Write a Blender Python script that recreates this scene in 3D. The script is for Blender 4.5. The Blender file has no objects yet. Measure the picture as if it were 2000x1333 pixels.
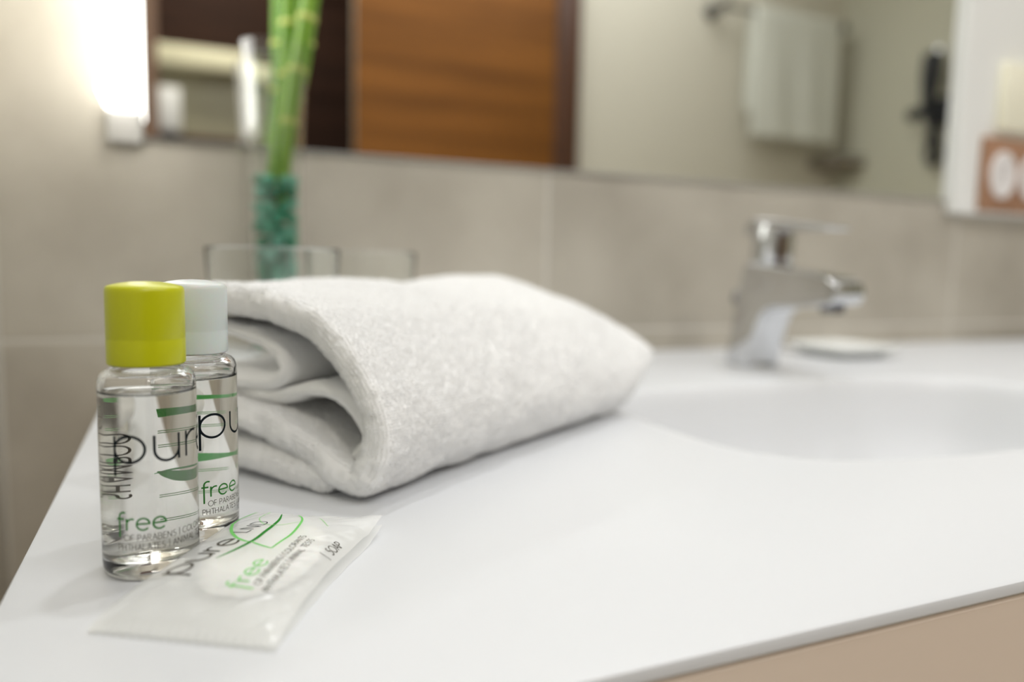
import bpy, bmesh, math, random
import numpy as np
from mathutils import Vector, Matrix

S = bpy.context.scene
COL = S.collection
random.seed(7)
RNG = np.random.default_rng(11)
PI = math.pi

# ------------------------------------------------------------------ camera
cam_d = bpy.data.cameras.new('camera')
cam = bpy.data.objects.new('camera', cam_d)
COL.objects.link(cam)
YAW, PITCH, ROLL = (math.radians(a) for a in (23.75, 5.8, 1.2))
fwd = Vector((math.sin(YAW) * math.cos(PITCH), math.cos(YAW) * math.cos(PITCH), -math.sin(PITCH)))
r0 = fwd.cross(Vector((0, 0, 1))).normalized()
u0 = r0.cross(fwd)
rgt = math.cos(ROLL) * r0 + math.sin(ROLL) * u0
upv = -math.sin(ROLL) * r0 + math.cos(ROLL) * u0
M = Matrix((rgt, upv, -fwd)).transposed().to_4x4()
M.translation = (0, 0, 0.09)
cam.matrix_world = M
cam_d.sensor_width = 36
cam_d.lens = 36 * 1480 / 2000
cam_d.clip_start = 0.01
cam_d.dof.use_dof = True
cam_d.dof.focus_distance = 0.236
cam_d.dof.aperture_fstop = 4.2
S.camera = cam

# ------------------------------------------------------------------ world, lights, exposure
w = bpy.data.worlds.new('world')
S.world = w
w.use_nodes = True
w.node_tree.nodes['Background'].inputs[0].default_value = (0.9, 0.93, 1, 1)
w.node_tree.nodes['Background'].inputs[1].default_value = 0.05
S.view_settings.view_transform = 'Standard'
S.view_settings.look = 'None'
S.view_settings.gamma = 1
S.view_settings.use_curve_mapping = False
S.view_settings.exposure = 0.0
S.cycles.max_bounces = 24
S.cycles.transmission_bounces = 24
S.cycles.transparent_max_bounces = 24
S.cycles.diffuse_bounces = 6
S.cycles.glossy_bounces = 8


def lamp(name, loc, size, power, color, aim=None, sizey=None, spread=180):
    d = bpy.data.lights.new(name, 'AREA')
    d.shape = 'DISK' if sizey is None else 'RECTANGLE'
    d.size = size
    if sizey:
        d.size_y = sizey
    d.energy = power
    d.color = color
    d.spread = math.radians(spread)
    o = bpy.data.objects.new(name, d)
    COL.objects.link(o)
    o.location = loc
    if aim:
        o.rotation_euler = (Vector(aim) - Vector(loc)).to_track_quat('-Z', 'Y').to_euler()
    return o


lamp('downlight_over_counter', (0.27, 0.57, 1.585), 0.07, 4.1, (0.965, 0.985, 1.0))
lamp('downlight_over_basin', (0.86, 0.58, 1.585), 0.07, 4.6, (0.965, 0.985, 1.0))
lamp('ceiling_fill', (0.95, -0.72, 1.585), 1.9, 19.5, (0.97, 0.987, 1.0), sizey=0.8)  # broad soft fill light added under the ceiling, not a fixture of the room
lamp('hall_fill', (0.15, -1.6, 1.585), 0.2, 12, (1, 0.95, 0.84))  # unseen fill lamp added to brighten the cabinet in the hall


# ------------------------------------------------------------------ helpers
def srgb(r, g, b):
    return tuple(((c / 255) / 12.92 if c / 255 <= 0.04045 else ((c / 255 + 0.055) / 1.055) ** 2.4) for c in (r, g, b)) + (1,)


def mat(name, color, rough=0.5, metal=0.0, **kw):
    m = bpy.data.materials.new(name)
    m.use_nodes = True
    b = m.node_tree.nodes['Principled BSDF']
    b.inputs['Base Color'].default_value = color
    b.inputs['Roughness'].default_value = rough
    b.inputs['Metallic'].default_value = metal
    for k, v in kw.items():
        b.inputs[k.replace('_', ' ')].default_value = v
    return m


def nodes(m):
    return m.node_tree, m.node_tree.nodes, m.node_tree.links, m.node_tree.nodes['Principled BSDF']


def noise_color(m, c1, c2, scale, detail=5, coord='Object', rough=0.6, stretch=None, p0=0.3, p1=0.7, distort=0.0):
    nt, N, L, b = nodes(m)
    tc = N.new('ShaderNodeTexCoord')
    src = tc.outputs[coord]
    if stretch:
        mp = N.new('ShaderNodeMapping')
        mp.inputs['Scale'].default_value = stretch
        L.new(src, mp.inputs[0])
        src = mp.outputs[0]
    n = N.new('ShaderNodeTexNoise')
    n.inputs['Scale'].default_value = scale
    n.inputs['Detail'].default_value = detail
    n.inputs['Roughness'].default_value = rough
    n.inputs['Distortion'].default_value = distort
    L.new(src, n.inputs['Vector'])
    cr = N.new('ShaderNodeValToRGB')
    cr.color_ramp.elements[0].position = p0
    cr.color_ramp.elements[0].color = c1
    cr.color_ramp.elements[1].position = p1
    cr.color_ramp.elements[1].color = c2
    L.new(n.outputs[0], cr.inputs[0])
    L.new(cr.outputs[0], b.inputs['Base Color'])
    return n, cr


def bump(m, scale, strength, dist=0.001, kind='noise', coord='Object'):
    nt, N, L, b = nodes(m)
    tc = N.new('ShaderNodeTexCoord')
    if kind == 'noise':
        t = N.new('ShaderNodeTexNoise')
        t.inputs['Detail'].default_value = 3
        out = t.outputs[0]
    else:
        t = N.new('ShaderNodeTexVoronoi')
        out = t.outputs['Distance']
    t.inputs['Scale'].default_value = scale
    L.new(tc.outputs[coord], t.inputs['Vector'])
    bp = N.new('ShaderNodeBump')
    bp.inputs['Strength'].default_value = strength
    bp.inputs['Distance'].default_value = dist
    L.new(out, bp.inputs['Height'])
    L.new(bp.outputs[0], b.inputs['Normal'])


def link(name, me, m=None, parent=None, smooth=True):
    o = bpy.data.objects.new(name, me)
    COL.objects.link(o)
    if m is not None:
        me.materials.clear()
        for mm in (m if isinstance(m, (list, tuple)) else [m]):
            me.materials.append(mm)
    if smooth:
        me.polygons.foreach_set('use_smooth', [True] * len(me.polygons))
    if parent is not None:
        o.parent = parent
    return o


def from_bm(name, bm, m=None, parent=None, smooth=False, auto=None):
    me = bpy.data.meshes.new(name)
    bm.normal_update()
    bm.to_mesh(me)
    bm.free()
    o = link(name, me, m, parent, smooth)
    if auto is not None:
        me.polygons.foreach_set('use_smooth', [True] * len(me.polygons))
        me.set_sharp_from_angle(angle=math.radians(auto))
    return o


def from_np(name, v, faces, m=None, parent=None, smooth=True):
    me = bpy.data.meshes.new(name)
    me.from_pydata([tuple(p) for p in v] if not isinstance(v, np.ndarray) else v.tolist(), [], faces)
    me.update()
    return link(name, me, m, parent, smooth)


def empty(name, loc, label=None, cat=None, group=None, rotz=0):
    o = bpy.data.objects.new(name, None)
    COL.objects.link(o)
    o.empty_display_size = 0.02
    o.location = loc
    o.rotation_euler = (0, 0, rotz)
    tag(o, label, cat, group)
    return o


def tag(o, label=None, cat=None, group=None, kind=None):
    if label:
        o['label'] = label
    if cat:
        o['category'] = cat
    if group:
        o['group'] = group
    if kind:
        o['kind'] = kind
    return o


def box_bm(x0, x1, y0, y1, z0, z1, bev=0.0, seg=2, bm=None):
    own = bm or bmesh.new()
    t = bmesh.new()
    bmesh.ops.create_cube(t, size=1)
    for v in t.verts:
        v.co = Vector(((x0 + x1) / 2 + v.co.x * (x1 - x0), (y0 + y1) / 2 + v.co.y * (y1 - y0), (z0 + z1) / 2 + v.co.z * (z1 - z0)))
    if bev:
        bmesh.ops.bevel(t, geom=t.edges[:], offset=bev, segments=seg, affect='EDGES', profile=0.5)
    me = bpy.data.meshes.new('tmp')
    t.to_mesh(me)
    t.free()
    own.from_mesh(me)
    bpy.data.meshes.remove(me)
    return own


def box(name, x0, x1, y0, y1, z0, z1, m, parent=None, bev=0.0, seg=2):
    return from_bm(name, box_bm(x0, x1, y0, y1, z0, z1, bev, seg), m, parent, auto=35 if bev else None)


def struct(o):
    o['kind'] = 'structure'
    return o


def lathe(name, prof, m, parent=None, n=96, closed=False, loc=(0, 0, 0), auto=50):
    """prof: list of (r,z); revolve about z. r=0 ends make poles."""
    bm = bmesh.new()
    rings = []
    for (r, z) in prof:
        if r < 1e-9:
            rings.append([bm.verts.new((loc[0], loc[1], loc[2] + z))])
        else:
            rings.append([bm.verts.new((loc[0] + r * math.cos(2 * PI * k / n), loc[1] + r * math.sin(2 * PI * k / n), loc[2] + z)) for k in range(n)])
    pairs = list(zip(rings[:-1], rings[1:]))
    if closed:
        pairs.append((rings[-1], rings[0]))
    for a, b in pairs:
        for k in range(n):
            k2 = (k + 1) % n
            if len(a) == 1 and len(b) == 1:
                continue
            if len(a) == 1:
                bm.faces.new((a[0], b[k2], b[k]))
            elif len(b) == 1:
                bm.faces.new((a[k], a[k2], b[0]))
            else:
                bm.faces.new((a[k], a[k2], b[k2], b[k]))
    return from_bm(name, bm, m, parent, auto=auto)


def catmull(pts, n, closed=False):
    P = np.asarray(pts, float)
    if closed:
        P = np.vstack([P[-1], P, P[0], P[1]])
    else:
        P = np.vstack([2 * P[0] - P[1], P, 2 * P[-1] - P[-2]])
    out = []
    for i in range(1, len(P) - 2):
        for t in np.linspace(0, 1, n, endpoint=False):
            a, b, c, d = P[i - 1:i + 3]
            out.append(0.5 * ((2 * b) + (c - a) * t + (2 * a - 5 * b + 4 * c - d) * t * t + (3 * b - a - 3 * c + d) * t ** 3))
    if not closed:
        out.append(P[-2])
    return np.array(out)


def resample(P, step):
    d = np.r_[0, np.cumsum(np.linalg.norm(np.diff(P, axis=0), axis=1))]
    n = max(2, int(d[-1] / step) + 1)
    t = np.linspace(0, d[-1], n)
    return np.stack([np.interp(t, d, P[:, k]) for k in range(P.shape[1])], 1)


def tube_bm(path, radii, n=16, bm=None, cap=True):
    bm = bm or bmesh.new()
    P = [Vector([float(c) for c in p]) for p in path]
    if not hasattr(radii, '__len__'):
        radii = [radii] * len(P)
    radii = [float(q) for q in radii]
    rings = []
    up = None
    for i, p in enumerate(P):
        t = (P[min(i + 1, len(P) - 1)] - P[max(i - 1, 0)]).normalized()
        if up is None:
            up = t.orthogonal().normalized()
        up = (up - t * up.dot(t)).normalized()
        s = t.cross(up)
        rings.append([bm.verts.new(p + radii[i] * (math.cos(2 * PI * k / n) * up + math.sin(2 * PI * k / n) * s)) for k in range(n)])
    for a, b in zip(rings[:-1], rings[1:]):
        for k in range(n):
            bm.faces.new((a[k], a[(k + 1) % n], b[(k + 1) % n], b[k]))
    if cap:
        bm.faces.new(rings[0][::-1])
        bm.faces.new(rings[-1])
    return bm


def hash3(ix, iy, iz, seed=0):
    h = (ix.astype(np.int64) * 374761393 + iy.astype(np.int64) * 668265263 + iz.astype(np.int64) * 2147483647 + seed * 1274126177) & 0xFFFFFFFF
    h = ((h ^ (h >> 13)) * 1274126177) & 0xFFFFFFFF
    h = (h ^ (h >> 16)) & 0xFFFFFFFF
    return h / 4294967295.0


def vnoise(P, scale, seed=0):
    Q = P / scale
    I = np.floor(Q).astype(np.int64)
    F = Q - I
    F = F * F * (3 - 2 * F)
    out = 0
    for dx in (0, 1):
        for dy in (0, 1):
            for dz in (0, 1):
                wgt = (F[:, 0] if dx else 1 - F[:, 0]) * (F[:, 1] if dy else 1 - F[:, 1]) * (F[:, 2] if dz else 1 - F[:, 2])
                out = out + wgt * hash3(I[:, 0] + dx, I[:, 1] + dy, I[:, 2] + dz, seed)
    return out * 2 - 1


# ------------------------------------------------------------------ materials
m_white = mat('solid_surface_white', (0.705, 0.717, 0.742, 1), 0.4)
m_basin = mat('lightened_basin_white', (0.755, 0.765, 0.785, 1), 0.4)  # same material as the counter, lightened to lift the shade in the bowl
m_cabinet = mat('cabinet_tan', srgb(236, 219, 203), 0.5)
m_tile = mat('stone_tile', srgb(176, 166, 152), 0.55)
nt, N, L, b = nodes(m_tile)
n_, cr_ = noise_color(m_tile, srgb(172, 165, 152), srgb(200, 194, 181), 5.0, 6, 'Object', 0.62, p0=0.32, p1=0.68)
oi = N.new('ShaderNodeObjectInfo')
mx = N.new('ShaderNodeHueSaturation')
mr = N.new('ShaderNodeMapRange')
mr.inputs[3].default_value = 0.94
mr.inputs[4].default_value = 1.05
L.new(oi.outputs['Random'], mr.inputs[0])
L.new(mr.outputs[0], mx.inputs['Value'])
L.new(cr_.outputs[0], mx.inputs['Color'])
L.new(mx.outputs[0], b.inputs['Base Color'])
m_grout = mat('grout', srgb(216, 212, 203), 0.9)
bump(m_grout, 300, 0.3, 0.0005)
m_paint = mat('beige_paint', srgb(208, 203, 187), 0.7)
bump(m_paint, 120, 0.1, 0.0006)
m_paint2 = mat('greenish_paint', srgb(186, 184, 165), 0.7)
bump(m_paint2, 120, 0.1, 0.0006)
m_ceil = mat('ceiling_white', (0.85, 0.84, 0.82, 1), 0.8)
m_floor = mat('floor_tile', srgb(150, 138, 122), 0.4)
noise_color(m_floor, srgb(182, 172, 158), srgb(200, 190, 176), 4)
m_leftwall = mat('pale_wall', srgb(205, 204, 196), 0.6)
m_mirror = mat('mirror_silver', (0.95, 0.96, 0.945, 1), 0.0, 1.0)
m_mirredge = mat('mirror_glass_edge', srgb(190, 200, 192), 0.15)
m_lampstrip = mat('lamp_diffuser', (0.9, 0.9, 0.86, 1), 0.4)
nodes(m_lampstrip)[3].inputs['Emission Color'].default_value = (1, 0.982, 0.945, 1)
nodes(m_lampstrip)[3].inputs['Emission Strength'].default_value = 4.3
m_board = mat('white_board', (0.93, 0.935, 0.91, 1), 0.5)
m_lampdim = mat('lamp_diffuser_soft', (0.9, 0.9, 0.86, 1), 0.4)
nodes(m_lampdim)[3].inputs['Emission Color'].default_value = (1, 0.98, 0.92, 1)
nodes(m_lampdim)[3].inputs['Emission Strength'].default_value = 0.9
m_frost = mat('frosted_acrylic', (0.50, 0.485, 0.45, 1), 0.6)
m_chrome = mat('chrome', (0.69, 0.70, 0.72, 1), 0.07, 1.0)
m_darkmetal = mat('dark_chrome', (0.25, 0.25, 0.26, 1), 0.2, 1.0)
m_glass = mat('clear_glass', (0.99, 1.0, 0.99, 1), 0.0, IOR=1.5, Transmission_Weight=1.0)
m_plastic = mat('clear_plastic', (1, 1, 1, 1), 0.01, IOR=1.46, Transmission_Weight=1.0)
m_liquid = mat('clear_liquid', (0.985, 0.985, 0.955, 1), 0.0, IOR=1.36, Transmission_Weight=1.0)
m_capgreen = mat('lime_cap_plastic', srgb(194, 197, 16), 0.32, Subsurface_Weight=0.35, Subsurface_Scale=0.004)
nodes(m_capgreen)[3].inputs['Subsurface Radius'].default_value = (1.0, 0.9, 0.15)
m_capclear = mat('frosted_cap_plastic', (0.97, 0.968, 0.955, 1), 0.3, IOR=1.45, Transmission_Weight=0.35, Subsurface_Weight=0.4, Subsurface_Scale=0.006)


def ink(name, color, through=0.45):
    m = bpy.data.materials.new(name)
    m.use_nodes = True
    N, L = m.node_tree.nodes, m.node_tree.links
    N.clear()
    out = N.new('ShaderNodeOutputMaterial')
    df = N.new('ShaderNodeBsdfDiffuse')
    tl = N.new('ShaderNodeBsdfTranslucent')
    df.inputs[0].default_value = color
    tl.inputs[0].default_value = color
    mx = N.new('ShaderNodeMixShader')
    mx.inputs[0].default_value = through
    L.new(df.outputs[0], mx.inputs[1])
    L.new(tl.outputs[0], mx.inputs[2])
    L.new(mx.outputs[0], out.inputs[0])
    return m


m_ink = ink('dark_ink', srgb(30, 36, 40), 0.1)
m_inkgrey = ink('grey_ink', srgb(84, 80, 72), 0.1)
m_inkgreen = ink('green_ink', srgb(70, 150, 70))
m_inkleaf = ink('leaf_green_ink', srgb(82, 188, 96), 0.6)
m_inklight = ink('light_green_ink', srgb(134, 212, 122), 0.3)
m_inkvein = ink('vein_green_ink', srgb(140, 196, 138), 0.6)
m_inkpale = ink('pale_green_ink', srgb(176, 220, 164), 0.3)
m_soap = mat('white_soap', (0.93, 0.93, 0.90, 1), 0.5, Subsurface_Weight=0.3, Subsurface_Scale=0.004)
m_terry = mat('white_terry', (0.94, 0.94, 0.937, 1), 0.95)
nodes(m_terry)[3].inputs['Sheen Weight'].default_value = 0.25
m_hang = mat('hanging_terry', srgb(215, 216, 205), 0.95)
bump(m_hang, 220, 0.4, 0.002)
m_pebble = mat('teal_glass_pebble', srgb(62, 178, 142), 0.25, Transmission_Weight=0.15, IOR=1.45)
nt, N, L, b = nodes(m_pebble)
oi = N.new('ShaderNodeObjectInfo')
cr = N.new('ShaderNodeValToRGB')
cr.color_ramp.elements[0].color = srgb(38, 128, 90)
cr.color_ramp.elements[1].color = srgb(140, 220, 196)
e_ = cr.color_ramp.elements.new(0.5)
e_.color = srgb(78, 188, 150)
L.new(oi.outputs['Random'], cr.inputs[0])
L.new(cr.outputs[0], b.inputs['Base Color'])
m_stalk = mat('bamboo_green', srgb(96, 160, 40), 0.35)
noise_color(m_stalk, srgb(74, 126, 26), srgb(146, 184, 68), 1.0, 3, 'Object', stretch=(160, 160, 12))
m_node = mat('bamboo_node', srgb(196, 205, 110), 0.5)
m_door = mat('door_wood', srgb(150, 96, 46), 0.6, Specular_IOR_Level=0.15)
noise_color(m_door, srgb(92, 56, 20), srgb(140, 90, 38), 1.6, 6, 'Object', 0.6, stretch=(0.6, 1, 9), p0=0.3, p1=0.72)
m_frame = mat('dark_wood', srgb(74, 44, 24), 0.45)
noise_color(m_frame, srgb(58, 33, 17), srgb(84, 50, 28), 3, 5, 'Object', stretch=(6, 6, 0.6))
m_wenge = mat('wenge_wood', srgb(52, 34, 25), 0.75, Specular_IOR_Level=0.15)
m_jamb = mat('jamb_wood', srgb(128, 98, 76), 0.6)
noise_color(m_wenge, srgb(34, 20, 13), srgb(52, 32, 22), 3, 5, 'Object', stretch=(0.8, 1, 8))
m_pale = mat('pale_laminate', srgb(226, 222, 190), 0.5)
m_palegrey = mat('grey_green_laminate', srgb(176, 172, 146), 0.5)
m_black = mat('black_plastic', srgb(34, 36, 40), 0.35)
m_cardbrown = mat('brown_card', srgb(168, 116, 82), 0.7)
noise_color(m_cardbrown, srgb(152, 112, 84), srgb(170, 130, 102), 40, 4)
m_cardwhite = mat('white_paper', srgb(236, 232, 230), 0.7)
m_cream = mat('cream_card', srgb(244, 240, 218), 0.6)
m_ochre = mat('ochre_print', srgb(196, 188, 120), 0.6)
m_dish = mat('white_ceramic', (0.84, 0.85, 0.83, 1), 0.2)


def film_material():
    m = bpy.data.materials.new('frosted_film')
    m.use_nodes = True
    N, L = m.node_tree.nodes, m.node_tree.links
    N.clear()
    out = N.new('ShaderNodeOutputMaterial')
    tr = N.new('ShaderNodeBsdfTransparent')
    tr.inputs[0].default_value = (0.99, 0.99, 0.985, 1)
    df = N.new('ShaderNodeBsdfDiffuse')
    df.inputs[0].default_value = (0.985, 0.988, 0.975, 1)
    tl = N.new('ShaderNodeBsdfTranslucent')
    tl.inputs[0].default_value = (0.985, 0.988, 0.975, 1)
    gl = N.new('ShaderNodeBsdfGlossy')
    gl.inputs['Roughness'].default_value = 0.24
    lw = N.new('ShaderNodeLayerWeight')
    lw.inputs['Blend'].default_value = 0.5
    pw = N.new('ShaderNodeMath')
    pw.operation = 'POWER'
    pw.inputs[1].default_value = 3.5
    L.new(lw.outputs['Facing'], pw.inputs[0])
    fr = N.new('ShaderNodeMath')
    fr.operation = 'MULTIPLY_ADD'
    fr.inputs[1].default_value = 0.35
    fr.inputs[2].default_value = 0.04
    L.new(pw.outputs[0], fr.inputs[0])
    a = N.new('ShaderNodeMixShader')
    a.inputs[0].default_value = 0.45
    L.new(df.outputs[0], a.inputs[1])
    L.new(tl.outputs[0], a.inputs[2])
    c = N.new('ShaderNodeMixShader')
    c.inputs[0].default_value = 0.64
    L.new(tr.outputs[0], c.inputs[1])
    L.new(a.outputs[0], c.inputs[2])
    d = N.new('ShaderNodeMixShader')
    L.new(fr.outputs[0], d.inputs[0])
    L.new(c.outputs[0], d.inputs[1])
    L.new(gl.outputs[0], d.inputs[2])
    L.new(d.outputs[0], out.inputs[0])
    return m


m_film = film_material()

# ------------------------------------------------------------------ room shell
WY = 0.688          # face of the tiled mirror wall
XL, XR = -0.128, 2.68
YB = -1.20          # wall opposite the mirror
ZF, ZC = -0.86, 1.60

struct(box('floor', XL - 0.6, XR + 0.1, -2.2, WY + 0.1, ZF - 0.1, ZF, m_floor))
struct(box('ceiling', XL - 0.6, XR + 0.1, -2.2, WY + 0.1, ZC, ZC + 0.1, m_ceil))
wall_back = struct(box('wall_back', XL - 0.1, XR + 0.1, WY + 0.0007, WY + 0.1, ZF, ZC, m_grout))
xs = [XL, -0.261 + 0.6, 0.939, 1.539, 2.139, XR]
xs = [XL] + [x for x in (0.339, 0.939, 1.539, 2.139)] + [XR]
zs = [ZF, -0.577, -0.277, 0.023, 0.323, 0.623, 0.923, 1.223, ZC]
g2 = 0.0018
for i in range(len(xs) - 1):
    for k in range(len(zs) - 1):
        t = from_bm('tile', box_bm(xs[i] + g2, xs[i + 1] - g2, WY, WY + 0.004, zs[k] + g2, zs[k + 1] - g2, 0.0004, 1), m_tile, wall_back, auto=30)
struct(box('wall_left', XL - 0.1, XL, YB, WY + 0.006, ZF, ZC, m_leftwall))
struct(box('wall_right', XR, XR + 0.1, YB, WY + 0.006, ZF, ZC, m_paint2))
wall_front = struct(box('wall_front', 0.56, XR + 0.1, YB - 0.1, YB, ZF, ZC, m_paint))

# dark hall seen through the opening
hall = struct(box('wall_hall', -0.75, 0.9, -2.13, -2.03, ZF, ZC, m_wenge))
for k in range(6):
    z0 = ZF + k * 0.41
    box('panel', -0.75, 0.9, -2.03, -2.022, z0 + 0.004, min(z0 + 0.406, ZC), m_wenge, hall, 0.002, 1)
struct(box('wall_hall_left', -0.75, -0.65, -2.03, YB - 0.1, ZF, ZC, m_wenge))
struct(box('wall_hall_right', 0.80, 0.9, -2.03, YB - 0.1, ZF, ZC, m_wenge))
struct(box('wall_hall_front', -0.75, XL, YB - 0.1, YB, ZF, ZC, m_frame))
struct(box('trim_1', XL, -0.047, YB - 0.1, YB + 0.015, ZF, ZC, m_jamb, None, 0.004))
struct(box('trim_2', 1.262, 1.36, YB, YB + 0.045, ZF, ZC, m_frame, None, 0.004))

door = struct(box('door_1', 0.541, 1.258, YB + 0.004, YB + 0.044, ZF + 0.01, ZC - 0.12, m_door, None, 0.003))
hd = bmesh.new()
box_bm(0.60, 0.625, YB + 0.044, YB + 0.062, 0.02, 0.26, 0.004, 2, hd)
from_bm('door_handle', hd, m_darkmetal, door, auto=40)
struct(box('trim_3', -0.047, 1.36, YB, YB + 0.05, ZC - 0.12, ZC, m_frame, None, 0.004))

# pale wall cabinet in the hall
cab = empty('wall_cabinet', (0.15, -2.022, 0.575), 'pale open wall cabinet with bright top rail in the dark hall, seen in the mirror', 'cabinet')
def cb(name, x0, x1, y0, y1, z0, z1, m):
    return box(name, x0 - 0.15, x1 - 0.15, y0, y1, z0, z1, m, cab, 0.004)
cb('back_panel', -0.06, 0.37, 0.0, 0.012, 0.0, 0.25, m_palegrey)
cb('top_rail', -0.065, 0.375, 0.0, 0.10, 0.25, 0.33, m_pale)
cb('side_panel', -0.065, 0.02, 0.0, 0.12, 0.0, 0.165, m_board)
cb('base_board', -0.06, 0.375, 0.0, 0.05, -0.03, 0.0, m_frame)

# ------------------------------------------------------------------ counter with sunken basin
CX0, CX1, CY0, CY1 = -0.0447, 1.45, 0.1362, WY - 0.0005
BC = (0.440, 0.3585)
BA = (0.188, 0.1085)


def supell(t, a, b, n=3.8):
    c, s = math.cos(t), math.sin(t)
    return (BC[0] + a * math.copysign(abs(c) ** (2 / n), c), BC[1] + b * math.copysign(abs(s) ** (2 / n), s))


def make_counter():
    root = empty('vanity_counter', (0, 0, 0), 'white solid counter top with a sunken basin under the mirror', 'counter')
    bm = bmesh.new()
    n = 160
    hole = []
    outer = []
    lip = []
    for k in range(n):
        t = 2 * PI * k / n
        hx, hy = supell(t, BA[0] + 0.004, BA[1] + 0.004)
        hole.append(bm.verts.new((hx, hy, 0)))
    # outer rectangle sampled along rays from the basin centre
    cnr = [(CX1, CY1), (CX0, CY1), (CX0, CY0), (CX1, CY0)]
    def edgept(dx, dy):
        c = []
        if dx > 1e-9: c.append((CX1 - BC[0]) / dx)
        if dx < -1e-9: c.append((CX0 - BC[0]) / dx)
        if dy > 1e-9: c.append((CY1 - BC[1]) / dy)
        if dy < -1e-9: c.append((CY0 - BC[1]) / dy)
        s = min(c)
        return (BC[0] + dx * s, BC[1] + dy * s)
    pts = []
    for v in hole:
        pts.append(edgept(v.co.x - BC[0], v.co.y - BC[1]))
    for c in cnr:   # snap nearest sample to each corner
        i = min(range(n), key=lambda q: (pts[q][0] - c[0]) ** 2 + (pts[q][1] - c[1]) ** 2)
        pts[i] = c
    r_ = 0.0016
    def ins(p, o):
        return (min(max(p[0], CX0 + o), CX1 - o), min(max(p[1], CY0 + o), CY1 - o))
    rings = [hole]
    for (o, z) in ((r_, 0.0), (r_ * 0.3, -r_ * 0.3), (0, -r_), (0, -0.0035), (r_, -0.005)):
        rings.append([bm.verts.new((*ins(p, o), z)) for p in pts])
    for a, b2 in zip(rings[:-1], rings[1:]):
        for k in range(n):
            bm.faces.new((a[k], b2[k], b2[(k + 1) % n], a[(k + 1) % n]))
    slab = from_bm('counter_slab', bm, m_white, root, auto=40)
    # basin bowl
    bm = bmesh.new()
    prof = [(0.004, 0), (0.0025, -0.0006), (0.001, -0.0025), (-0.002, -0.012), (-0.006, -0.04), (-0.012, -0.068), (-0.022, -0.084), (-0.036, -0.092), (-0.06, -0.096), (-0.095, -0.098)]
    prev = None
    for (o, z) in prof:
        ring = [bm.verts.new((*supell(2 * PI * k / n, BA[0] + o, BA[1] + o), z)) for k in range(n)]
        if prev:
            for k in range(n):
                bm.faces.new((prev[k], ring[k], ring[(k + 1) % n], prev[(k + 1) % n]))
        prev = ring
    bm.faces.new(prev)
    for f_ in bm.faces:
        f_.normal_flip()
    from_bm('basin', bm, m_basin, root, auto=60)
    lathe('drain', [(0, 0.003), (0.017, 0.003), (0.021, 0.001), (0.022, 0)], m_chrome, root, 32, loc=(BC[0], BC[1] + 0.02, -0.098))
    return root


make_counter()

vc = empty('vanity_cabinet', (0, 0, -0.005), 'tan fronted cabinet hung below the white counter', 'cabinet')
m_ = m_cabinet
T = -0.0002
box('front_panel', CX0 + 0.001, CX1 - 0.001, CY0 + 0.0012, CY0 + 0.02, -0.30, T, m_, vc, 0.001, 1)
box('side_panel', CX0 + 0.001, CX0 + 0.02, CY0 + 0.0205, CY1, -0.30, T, m_, vc, 0.001, 1)
box('side_panel', CX1 - 0.02, CX1 - 0.001, CY0 + 0.0205, CY1, -0.30, T, m_, vc, 0.001, 1)
box('bottom_panel', CX0 + 0.0205, CX1 - 0.0205, CY0 + 0.0205, CY1, -0.30, -0.28, m_, vc, 0.001, 1)

# ------------------------------------------------------------------ mirror with lamp strips
mir = empty('wall_mirror', (0.44, WY, 0.184), 'wide mirror with a glowing frosted lamp strip at its end, above the counter', 'mirror')
def mb(name, x0, x1, y0, y1, z0, z1, m, bev=0.001, par=None):
    o = box(name, x0 - 0.44, x1 - 0.44, y0 - WY, y1 - WY, z0 - 0.184, z1 - 0.184, m, par or mir, bev, 1)
    return o
MX0, MX1, MT = -0.0235, 0.908, 1.15
mb('mirror_glass', MX0, MX1, WY - 0.006, WY - 0.0005, 0.184, MT, m_mirror, 0.0004)
st = mb('lamp_strip', -0.050, MX0 - 0.0005, WY - 0.008, WY - 0.0005, 0.178, 0.204, m_frost, 0.002)
mb('lamp_diffuser', -0.050, MX0 - 0.0005, WY - 0.070, WY - 0.0005, 0.2045, MT, m_lampstrip, 0.002, st)

wp = empty('white_wall_panel', (1.10, WY, 0.168), 'white upright panel on the wall right of the mirror, carrying two cards', 'panel')
box('panel_board', 0.9095 - 1.10, 1.42 - 1.10, -0.016, -0.0005, 0.0, MT - 0.168, m_board, wp, 0.002)

# ------------------------------------------------------------------ cards on the wall right of the mirror
rk = empty('brown_display_box', (1.018, WY - 0.016, 0.171), 'brown card box with two white round patches at the foot of the white panel', 'box')
box('box_body', -0.070, 0.085, -0.009, -0.0005, 0.0, 0.094, m_cardbrown, rk, 0.002)
for cx in (-0.036, 0.023):
    bm = bmesh.new()
    rr = 0.0265
    rings = []
    for (q, y) in ((1.0, -0.009), (1.0, -0.0115), (0.93, -0.0128), (0.80, -0.0122), (0.74, -0.0116)):
        rings.append([bm.verts.new((cx + q * rr * 0.92 * math.cos(2 * PI * k / 40), y, 0.047 + q * rr * 1.12 * math.sin(2 * PI * k / 40))) for k in range(40)])
    for a, b2 in zip(rings[:-1], rings[1:]):
        for k in range(40):
            bm.faces.new((a[k], a[(k + 1) % 40], b2[(k + 1) % 40], b2[k]))
    bm.faces.new(rings[-1])
    pt = from_bm('round_patch', bm, m_cardwhite, rk, auto=50)
    bm = bmesh.new()
    for zc in (0.041, 0.054):
        tube_bm([(cx + 0.005 * math.cos(a), -0.0117, zc + 0.0065 * math.sin(a)) for a in np.linspace(0, 2 * PI, 17)], 0.0009, 6, bm, False)
    from_bm('round_mark', bm, mat('grey_print', srgb(196, 190, 188), 0.7), pt, True)
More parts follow.
